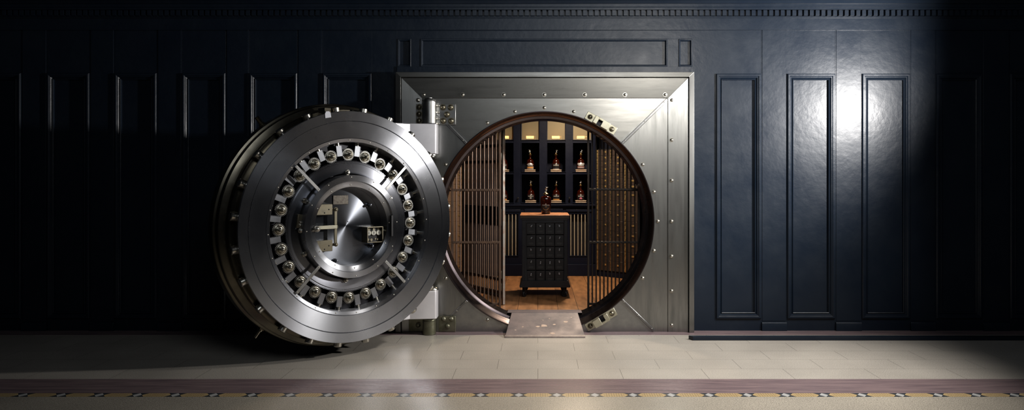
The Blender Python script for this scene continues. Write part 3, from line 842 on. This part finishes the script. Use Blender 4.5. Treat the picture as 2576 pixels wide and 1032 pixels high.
bank((XX(1503.5, 2.95), 2.95), (XX(1610, 2.52), 2.52), 3, 'bank of brown safe deposit box doors behind the right barred panel', M['box_door'])
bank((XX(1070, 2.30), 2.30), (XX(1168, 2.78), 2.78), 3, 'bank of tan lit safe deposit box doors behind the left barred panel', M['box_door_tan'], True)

# ================================================================== DISPLAY CABINET
YC = 2.96
def cx(p): return XX(p, YC)
def cz(p): return ZZ(p, YC)
cab = thing('display_cabinet', 'dark blue built-in display cabinet with lit mesh bays across the back of the vault', 'cabinet', (cx(1340), YC, ZF))
cinv = Matrix.Translation((cx(1340), YC, ZF)).inverted()
def cp(mb, name, m, bevel=.002, parent=None, smooth=35): return mb.build(name, m, parent or cab, inv=cinv, bevel=bevel, smooth=smooth)
cols = [(1248.5, 1292), (1312, 1357), (1376.5, 1422.5), (1441, 1487)]
ztop = cz(262); zc1, zc0 = cz(514), cz(518.5)
mb = MB(); xs = [1182] + [v for c in cols for v in c] + [1500]
for i in range(0, len(xs), 2): mb.box(cx(xs[i]), cx(xs[i+1]), YC, 3.36, zc1, ztop)
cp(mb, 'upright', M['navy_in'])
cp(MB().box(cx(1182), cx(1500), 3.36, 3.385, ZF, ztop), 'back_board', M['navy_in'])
cp(MB().box(cx(1182), cx(1500), YC-.02, 3.385, ztop, ztop+.06), 'cornice_board', M['navy_in'])
for a, b in cols:
    cp(MB().box(cx(a), cx(b), YC+.004, 3.36, cz(359.5), cz(352.5)), 'bay_floor', M['navy_in'])
    cp(MB().box(cx(a), cx(b), YC+.004, 3.36, cz(438.5), cz(432.5)), 'shelf', M['navy_in'])
    cp(MB().box(cx(a), cx(b), YC+.004, 3.36, zc1, cz(510.5)), 'shelf', M['navy_in'])
    m = MB(); m.box(cx(a)+.002, cx(b)-.002, YC+.20, YC+.21, cz(352.4), ztop-.001); m.box(cx(a)+.001, cx(a)+.005, YC+.03, YC+.2, cz(352.4), ztop-.001); m.box(cx(b)-.005, cx(b)-.001, YC+.03, YC+.2, cz(352.4), ztop-.001)
    cp(m, 'bay_lining', M['lining'], 0)
    # diamond wire mesh in front of the lamp bay
    m = MB(); x0, x1, z0, z1 = cx(a)+.006, cx(b)-.006, cz(352), ztop-.004; yy = YC+.018
    sx, sz, w, th_ = .0180, .0130, .0023, .0014
    W_, H_ = x1-x0, z1-z0; k = sz/sx
    for sgn in (1, -1):
        i = -int(k*W_/sz)-2 if sgn > 0 else -2
        while True:
            c0_ = i*sz*1.0
            if c0_ > (H_ if sgn > 0 else H_ + k*W_) + sz: break
            i += 1
            # line z = c + sgn*k*x over 0..W_
            pts = []
            for xq in (0, W_):
                zq = c0_ + sgn*k*xq
                if -1e-9 <= zq <= H_+1e-9: pts.append((xq, zq))
            for zq in (0, H_):
                xq = (zq-c0_)/(sgn*k)
                if 1e-9 < xq < W_-1e-9: pts.append((xq, zq))
            if len(pts) < 2: continue
            p, q = pts[0], pts[1]
            if math.hypot(p[0]-q[0], p[1]-q[1]) < .004: continue
            o_ = .0006*sgn
            m.prism([(x0+p[0], z0+p[1]-w), (x0+q[0], z0+q[1]-w), (x0+q[0], z0+q[1]+w), (x0+p[0], z0+p[1]+w)], yy+o_-th_/2, yy+o_+th_/2, 'xz')
    fm = cp(m, 'wire_mesh', M['mesh'], 0, smooth=0)
    m = MB()
    rect_sweep(m, cx(a)-.004, cx(b)+.004, cz(352.5)-.004, ztop-.001, [(0, 0), (0, .010), (.009, .006), (.009, -.02)], YC); cp(m, 'mesh_frame', M['navy_in'], 0, fm)
    for p1, p0 in ((359.5, 432.5), (438.5, 510.5)):
        m = MB(); rect_sweep(m, cx(a)-.006, cx(b)+.006, cz(p0)-.006, cz(p1)+.006, [(0, 0), (0, .006), (.007, .006), (.007, -.02)], YC); cp(m, 'niche_bead', M['navy_in'], 0)
cp(MB().box(cx(1182), cx(1500), YC-.035, 3.36, zc0, zc1), 'counter', M['navy_in'], .004)
# lower part with brass-rod vents
vents = [(1263, 1304), (1432, 1477.5)]; v1, v0 = cz(538), cz(644); ybl = YC+.0
mb = MB(); ys = YC
mb.box(cx(1182), cx(1500), ys, ys+.03, v1, zc0); mb.box(cx(1182), cx(1500), ys, ys+.03, cz(666), v0)
xs = [1182] + [v for c in vents for v in c] + [1500]
for i in range(0, len(xs), 2): mb.box(cx(xs[i]), cx(xs[i+1]), ys, ys+.03, v0, v1)
cp(mb, 'lower_front', M['navy_in'])
cp(MB().box(cx(1182), cx(1500), ys+.06, 3.36, ZF, zc0), 'base_carcass', M['black'], 0)
cp(MB().box(cx(1182), cx(1500), ys-.030, ys+.05, ZF+.001, cz(665)), 'skirting_board', M['navy_in'], .004)
for (a, b), st in zip(vents, (1270.5, 1436.0)):
    m = MB(); mm = MB()
    k = 0
    while st+9.0*k < b-1:
        x = cx(st+9.0*k); mm.cyl((x, ys+.004, v0), (x, ys+.004, v1), .0058, 10); k += 1
    rect_sweep(m, cx(a)-.004, cx(b)+.004, v0-.004, v1+.004, [(0, 0), (0, .008), (.008, .006), (.008, -.02)], ys)
    vf = cp(m, 'vent_frame', M['navy_in'], 0); cp(mm, 'vent_rods', M['rod'], 0, vf)
for a, b, p1, p0 in ((1319, 1416, 525.5, 561), (1424, 1492, 527.5, 533.5), (1240, 1310, 527.5, 533.5)):
    m = MB(); m.box(cx(a), cx(b), ys-.012, ys+.002, cz(p0), cz(p1)); cp(m, 'drawer_front', M['navy_in'], .004)
for px in (1303, 1432.5):
    m = MB(); x = cx(px); m.lathe([(.010, 0), (.012, -.004), (.006, -.008), (.006, -.018), (.015, -.024), (.014, -.034), (0, -.038)], 'y', (x, YC, cz(498.5)), 20)
    m.prism([(x-.008, cz(508)), (x+.008, cz(508)), (x+.006, cz(503.5)), (x-.006, cz(503.5))], YC-.004, YC, 'xz'); cp(m, 'knob', M['black'], 0)
# beaded side pilaster on the right
m = MB()
for k in range(3): m.cyl((cx(1489.5+k*3.6), YC-.004, ZF+.18), (cx(1489.5+k*3.6), YC-.004, ztop), .009, 10)
cp(m, 'reeded_pilaster', M['navy_in'], 0)

# glowing tube lamps in the bays
xl = [1270.5, 1334, 1399.5, 1463]
cwd = ['behind the left gate', 'in the second bay from the left', 'in the third bay from the left', 'in the rightmost bay, beside the dark gate stile']
for i, px in enumerate(xl):
    zl = cz(352.5); xq = cx(px)
    t = thing('tube_lamp', 'glowing horizontal tube lamp behind wire mesh ' + cwd[i], 'lamp', (xq, YC+.10, zl+.001), 0, 'tube lamps behind the wire mesh')
    m = MB(); m.cyl((-.062, 0, .042), (.052, 0, .042), .0185, 18); m.build('glass_tube', M['glass'], t)
    m = MB()
    for z, y in ((.036, 0), (.050, .004)): m.cyl((-.057, y, z), (.047, y, z), .0075 if z < .04 else .005, 8)
    m.build('filament', M['lamp_glow'], t)
    m = MB(); m.cyl((.052, 0, .042), (.078, 0, .046), .016, 16); m.box(.06, .076, -.012, .012, 0, .04); m.build('lamp_cap', M['brass'], t)
    ld = bpy.data.lights.new('bay_light', 'POINT'); ld.energy = .07; ld.color = (1, .70, .34); ld.shadow_soft_size = .02
    lo = bpy.data.objects.new('bay_light', ld); C.objects.link(lo); lo.location = (xq, YC+.10, zl+.11)

# ================================================================== BOTTLES
BELL = [(0, 0), (.048, 0), (.052, .003), (.0535, .012), (.056, .030), (.0585, .056), (.0585, .074), (.0545, .082), (.0495, .090), (.0485, .104), (.0465, .116), (.041, .130), (.031, .141), (.019, .148), (.0135, .155), (.012, .172), (.012, .186), (.015, .188), (.015, .198), (0, .198)]
FLASK = [(0, 0), (.046, 0), (.049, .003), (.051, .030), (.0545, .060), (.061, .120), (.0645, .165), (.062, .185), (.052, .198), (.036, .205), (.020, .209), (.0165, .214), (.0165, .226), (0, .226)]
def prof_r(prof, z):
    for (r0, h0), (r1, h1) in zip(prof[1:], prof[2:]):
        if h0 <= z <= h1 and h1 > h0: return r0 + (r1-r0)*(z-h0)/(h1-h0)
    return prof[2][0]


def patch(prof, sy, z0, z1, half, m, name, parent, lift=.0008, peak=0.0, dip=0.0, n=18, cz_=0.0):
    """a label wrapped on the front of the bottle; peak raises the middle of its top edge"""
    mb = MB(); rows_ = 8; g_ = []
    for i in range(n+1):
        f = -1 + 2*i/n; x = half*f
        zt_ = z1 + peak*max(0, 1-abs(f)*3.2) - dip*f*f
        zb_ = z0
        col = []
        for j in range(rows_+1):
            z = zb_+(zt_-zb_)*j/rows_; r = prof_r(prof, z)+lift
            col.append(mb.bm.verts.new((x, -sy*math.sqrt(max(1e-8, r*r-x*x))-lift*.2, z)))
        g_.append(col)
    for i in range(n):
        for j in range(rows_): mb.face([g_[i][j], g_[i+1][j], g_[i+1][j+1], g_[i][j+1]])
    o = mb.build(name, m, parent, smooth=60); return o


def stopper(parent, z, seed, s=1.0):
    rr = random.Random(seed)
    m = MB(); m.lathe([(.010, z), (.022*s, z+.004), (.023*s, z+.012), (.016*s, z+.018), (.011*s, z+.022), (.010*s, z+.030), (0, z+.031)], 'z', seg=20); m.build('collar', M['gold'], parent)
    # small cast figure: body, head, two arms and a foot, posed differently on every bottle
    m = MB(); zz = z+.030; lean = rr.uniform(-.35, .35)
    T = Matrix.Translation((0, 0, zz)) @ Matrix.Rotation(lean, 4, 'Y') @ Matrix.Diagonal((s, s, s, 1))
    m.ball((0, 0, .014), .0095, .008, .017, 12, 7, T); m.ball((rr.uniform(-.004, .004), -.001, .037), .0085, .008, .0095, 12, 7, T); m.ball((.0, -.008, .036), .004, .005, .004, 8, 5, T)
    for sg in (-1, 1):
        m.ball((sg*.0075, 0, .046), .0028, .002, .005, 8, 5, T)
        e = (sg*rr.uniform(.008, .017), -.004, rr.uniform(.010, .036)); m.cyl((sg*.006, 0, .024), e, .0034, 8, mtx=T); m.ball(e, .0042, .0042, .0042, 8, 5, T)
        m.cyl((sg*.004, 0, .004), (sg*.007, -.002, -.006), .0042, 8, mtx=T)
    m.build('stopper_figure', M['pewter'], parent)


def bottle(label, loc, style, seed, kind='bell', group=None):
    t = thing('bottle', label, 'bottle', loc, 0, group)
    prof = BELL if kind == 'bell' else FLASK; sy = 1.0 if kind == 'bell' else .66
    m = MB(); m.lathe(prof, 'z', seg=40, sy=sy); m.build('glass_body', M['amber'], t, smooth=50)
    if kind == 'bell': stopper(t, .196, seed)
    else: stopper(t, .222, seed, 1.28)
    def on_(z0, lift): 
        def fn(x, y):
            z = z0+y; r = prof_r(prof, z)+lift
            return (x, -sy*math.sqrt(max(1e-8, r*r-x*x))-lift*.25, z)
        return fn
    def peak_mark(z, w, h, m_, name='crest'):
        mb = MB(); f = on_(0, .0022)
        pts = [(-w, 0), (w, 0), (w*.35, h*.45), (0, h), (-w*.35, h*.45)]
        mb.face(mb.verts([f(x, z+y) for x, y in pts])); mb.build(name, m_, lb, smooth=0)
    if kind == 'flask':
        lb = patch(prof, sy, .032, .108, .046, M['paper_black'], 'label', t, peak=.012)
        text('lettering', 'THE BOSS HOG', .0125, M['paper_white'], lb, on_(.103, .002), .0004)
        text('lettering', 'XI', .017, M['gold'], lb, on_(.083, .002), .0004); peak_mark(.113, .008, .012, M['paper_white'])
        mb = MB(); f = on_(0, .002); A = []; B = []
        for k in range(21):
            a = PI + PI*k/20; A.append(f(.030*math.cos(a), .070+.024*math.sin(a))); B.append(f(.027*math.cos(a), .070+.021*math.sin(a)))
        A = mb.verts(A); B = mb.verts(B)
        for k in range(20): mb.face([A[k], A[k+1], B[k+1], B[k]])
        mb.build('gold_arc', M['gold'], lb, smooth=0)
        m = MB(); m.lathe([(0, .001), (.050, .001), (.0522, .026), (0, .026)], 'z', seg=36, sy=sy); m.build('thick_base', M['glass'], t)
        return t
    if style == 'silver':
        lb = patch(prof, sy, .008, .092, .046, M['paper_silver'], 'label', t, dip=.022)
        patch(prof, sy, .044, .066, .047, M['paper_black'], 'label_band', lb, .0016); patch(prof, sy, .018, .040, .040, M['paper_orange'], 'label_band', lb, .0016)
    elif style == 'white_red':
        lb = patch(prof, sy, .020, .092, .046, M['paper_silver'], 'label', t, peak=.014)
        patch(prof, sy, .048, .066, .046, M['paper_black'], 'label_band', lb, .0016); patch(prof, sy, .036, .043, .046, M['paper_red'], 'label_band', lb, .0016)
    else:
        lb = patch(prof, sy, .016, .080, .045, M['paper_black'], 'label', t, peak=.010)
    text('lettering', 'THE BOSS HOG', .0105, M['paper_white'], lb, on_(.0585, .0028), .0005)
    peak_mark(.0695, .0075, .013, M['paper_white'])
    if style == 'seal':
        mb = MB(); f = on_(0, .0024); mb.face(mb.verts([f(.0135*math.cos(2*PI*k/20), .036+.0135*math.sin(2*PI*k/20)) for k in range(20)])); mb.build('round_seal', M['paper_silver'], lb, smooth=0)
    if style == 'orange': patch(prof, sy, .005, .022, .043, M['paper_orange'], 'label_band', lb, .0018)
    if style == 'dark': patch(prof, sy, .004, .011, .040, M['paper_white'], 'label_band', lb, .0018)
    if style == 'pink': patch(prof, sy, .019, .047, .019, M['paper_pink'], 'pink_figure', lb, .0018, dip=.018)
    return t


def stand(px, row, label, m_top=None):
    z = cz(432.5) if row == 0 else cz(510.5)
    t = thing('display_stand', label, 'display stand', (cx(px), YC+.085, z+.0005), 0, 'small stands under the bottles')
    m = MB(); m.box(-.075, .075, -.055, .055, 0, .008); m.build('base', M['stand_top'], t, bevel=.002)
    m = MB(); m.box(-.070, .070, -.050, .050, .008, .020); m.build('middle', M['stand_dark'], t)
    m = MB(); m.box(-.075, .075, -.055, .055, .020, .030); m.build('top', M['stand_top'], t, bevel=.003)
    return z+.0305


rows_ = [
    (1266.5, 0, 'dark', 'bottle half hidden by the gate stile, on the upper shelf', 'stand half hidden by the gate stile, on the upper shelf'),
    (1333.5, 0, 'silver', 'amber bottle with a silver-white arched label on the upper shelf', 'stand under the bottle with silver-white arched label'),
    (1399, 0, 'dark', 'amber bottle with a black label and pale foot band on the upper shelf', 'stand under the upper black-labelled bottle with pale foot band'),
    (1462, 0, 'white_red', 'red-amber bottle with a pale and red label beside the dark gate stile, upper shelf', 'stand under the pale and red labelled bottle on the upper shelf'),
    (1266.5, 1, 'orange', 'bottle half hidden by the gate stile, on the lower shelf', 'stand half hidden by the gate stile, on the lower shelf'),
    (1335, 1, 'seal', 'dark amber bottle with a round white seal on its label, lower shelf', 'stand under the bottle with the round white seal'),
    (1399.5, 1, 'orange', 'dark bottle with an orange band under its black label, lower shelf', 'stand under the lower bottle with the orange band'),
    (1461.5, 1, 'pink', 'dark bottle with a pink figure on its label, lower shelf', 'stand under the bottle with the pink label figure')]
for i, (px, row, style, lab, slab_) in enumerate(rows_):
    z = stand(px, row, 'cream and dark wooden ' + slab_)
    bottle(lab, (cx(px), YC+.085, z), style, 20+i, 'bell', 'bottles in the cabinet niches')

# ================================================================== DRAWER CART
CF = 1.10                                    # front face of the cart
def kx(p): return XX(p, CF)
def kz(p): return ZZ(p, CF)
cart = thing('drawer_cart', 'black many-drawer cabinet on casters with a warm wood top, centre of the vault', 'cart', (kx(1370.5), CF+.28, ZF))
kinv = Matrix.Translation((kx(1370.5), CF+.28, ZF)).inverted()
def kp(mb, name, m, bevel=.002, parent=None, smooth=35): return mb.build(name, m, parent or cart, inv=kinv, bevel=bevel, smooth=smooth)
ct = kz(541.5)
kp(MB().box(kx(1308), kx(1433), CF-.01, CF+.60, ct-.007, ct), 'wood_top', M['cart_top'], .002)
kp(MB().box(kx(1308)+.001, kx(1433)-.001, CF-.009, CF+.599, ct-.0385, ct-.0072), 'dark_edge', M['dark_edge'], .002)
x0, x1 = kx(1313), kx(1428); zb0 = kz(713); dx0, dx1, dz1, dz0 = kx(1324), kx(1419), kz(561), kz(711)
mb = MB(); mb.box(x0, dx0, CF+.006, CF+.58, zb0, ct-.039); mb.box(dx1, x1, CF+.006, CF+.58, zb0, ct-.039); mb.box(dx0, dx1, CF+.006, CF+.58, dz1, ct-.039); mb.box(dx0, dx1, CF+.006, CF+.58, zb0, dz0); mb.box(dx0, dx1, CF+.05, CF+.58, dz0, dz1)
kp(mb, 'body', M['black_wood'], .003)
m = MB(); rect_sweep(m, dx0-.006, dx1+.006, dz0-.006, dz1+.006, [(0, 0), (0, .008), (.008, .005), (.008, -.03)], CF+.006); kp(m, 'drawer_surround', M['black_wood'], 0)
m = MB(); xa, xb = kx(1307), kx(1435); z0, z1 = kz(723.5), kz(706)
m.prism([(xa, z0), (xb, z0), (xb, z0+.022), (xb-.012, z0+.032), (x1+.004, z1), (x0-.004, z1), (xa+.012, z0+.032), (xa, z0+.022)], CF-.012, CF+.60, 'xz'); kp(m, 'base_skirt', M['black_wood'], .003)
m = MB(); m.box(x0-.004, x1+.004, CF, CF+.585, ct-.060, ct-.039); kp(m, 'top_moulding', M['black_wood'], .003)
dw, dh = (dx1-dx0)/4, (dz1-dz0)/5; d0 = None
cxx, cyy = kx(1370.5), CF+.28
for r in range(5):
    for c in range(4):
        loc = (dx0+dw*c-cxx, CF+.014-cyy, dz1-dh*(r+1)-ZF)
        if d0 is None:
            m = MB(); m.box(.004, dw-.004, 0, .034, .004, dh-.004); d0 = m.build('drawer', M['drawer'], cart, bevel=.003)
            m = MB(); m.lathe([(.0085, 0), (.0085, -.003), (.004, -.005), (.004, -.010), (0, -.011)], 'y', (0, 0, 0), 14)
            m.prism([(-.004, -.005), (.004, -.005), (.0075, .012), (.005, .019), (-.005, .019), (-.0075, .012)], -.016, -.010, 'xz')
            kn = m.build('pull', M['steel_dark'], d0, (dw*.5, 0, dh*.70), (0, .9, 0))
            m = MB(); a, b, e, f, w = dw*.22, dw*.78, dh*.14, dh*.40, .003
            m.box(a, b, -.004, 0, e, e+w); m.box(a, b, -.004, 0, f-w, f); m.box(a, a+w, -.004, 0, e+w, f-w); m.box(b-w, b, -.004, 0, e+w, f-w); hold = m.build('label_holder', M['black'], d0)
            m = MB(); m.box(a+w, b-w, -.0015, 0, e+w, f-w); m.build('label_card', M['card'], d0); o = d0
        else: o = dup(d0, cart)
        o.location = loc
        if o is not d0:
            for ch in [k for k in bpy.data.objects if k.parent == o and k.name.startswith('pull')]: ch.rotation_euler = (0, random.uniform(-1.4, 1.4) if r < 2 else random.choice((0, .25, -.3, 3.1)), 0)
w0 = None
for px, yy, rz in ((1319, CF+.055, .9), (1421, CF+.055, -.5), (1319, CF+.52, .3), (1421, CF+.52, -.7)):
    zt_ = kz(723.5)-ZF
    if w0 is None:
        m = MB(); rw = .034
        m.lathe([(0, -.012), (.018, -.012), (rw-.006, -.013), (rw, -.009), (rw, .009), (rw-.006, .013), (.018, .012), (0, .012)], 'y', (0, 0, rw+.0005), 28); w0 = m.build('caster', M['rubber'], cart)
        m = MB(); m.box(-.02, .02, -.022, .022, zt_-.006, zt_-.0005); m.box(-.016, .016, -.018, -.014, rw-.008, zt_-.006); m.box(-.016, .016, .014, .018, rw-.008, zt_-.006); m.cyl((0, -.02, rw), (0, .02, rw), .007, 12)
        m.build('caster_fork', M['black'], w0, bevel=.001); o = w0
    else: o = dup(w0, cart)
    o.location = (kx(px)-cxx, yy-cyy, 0); o.rotation_euler = (0, 0, rz)
bottle('large amber bottle with a black label standing on the wood top of the cart', (XX(1373, CF+.26), CF+.26, ct+.0005), 'flask', 77, 'flask')

# ================================================================== LIGHT
def light(name, kind, loc, energy, col, aim=None, size=.1, spot=90, blend=1.0):
    ld = bpy.data.lights.new(name, kind); ld.energy = energy; ld.color = col
    if kind == 'AREA': ld.size = size; ld.shape = 'DISK'
    else: ld.shadow_soft_size = size
    if kind == 'SPOT': ld.spot_size = R(spot); ld.spot_blend = blend
    o = bpy.data.objects.new(name, ld); C.objects.link(o); o.location = loc
    if aim: o.rotation_euler = (Vector(aim)-Vector(loc)).to_track_quat('-Z', 'Y').to_euler()
    return o


light('hall_lamp', 'SPOT', (3.80, -1.66, 2.30), 260, (1, .97, .94), (-.4, -.75, 1.0), .10, 150, 1.0)
light('wall_lamp', 'SPOT', (3.80, -1.64, 2.32), 720, (1, .97, .94), (0, 1.3, 3.1), .10, 120, 1.0)  # added second spot beside the hall lamp, lifts the upper door face
light('ceiling_lamp', 'SPOT', (2.6, -2.3, 4.2), 860, (1, .95, .89), (1.0, -1.7, 0), .25, 74, 1.0)
light('frame_fill_spot', 'SPOT', (1.6, -3.8, 3.10), 250, (1, .96, .90), (.95, 0, 2.35), .45, 64, 1.0)  # added spot with no known fixture, brightens the frame's upper right
light('vault_lamp', 'AREA', (.50, 1.95, 2.70), 75, (1, .79, .58), (.45, 1.7, 0), .22)
light('hall_fill', 'AREA', (.5, -6.0, 4.2), 40, (.90, .95, 1.0), (.5, 0, 1.6), 2.5)
wd = bpy.data.worlds.new('World'); bpy.context.scene.world = wd; wd.use_nodes = True
wd.node_tree.nodes['Background'].inputs[0].default_value = (.40, .43, .52, 1); wd.node_tree.nodes['Background'].inputs[1].default_value = .012

# ================================================================== CAMERA
cd = bpy.data.cameras.new('camera'); cam = bpy.data.objects.new('camera', cd); C.objects.link(cam)
cam.location = (0, -D, H); cam.rotation_euler = (PI/2, 0, 0)
cd.sensor_fit = 'HORIZONTAL'; cd.sensor_width = 36.0; cd.lens = 36.0*F/2576
cd.shift_x = -(VX-1288)/2576; cd.shift_y = -(516-VY)/2576; cd.clip_start = .05
sc = bpy.context.scene; sc.camera = cam
sc.cycles.caustics_reflective = False
vs = sc.view_settings; vs.view_transform = 'Standard'; vs.look = 'None'; vs.gamma = 1.0; vs.exposure = 0.0; vs.use_curve_mapping = False
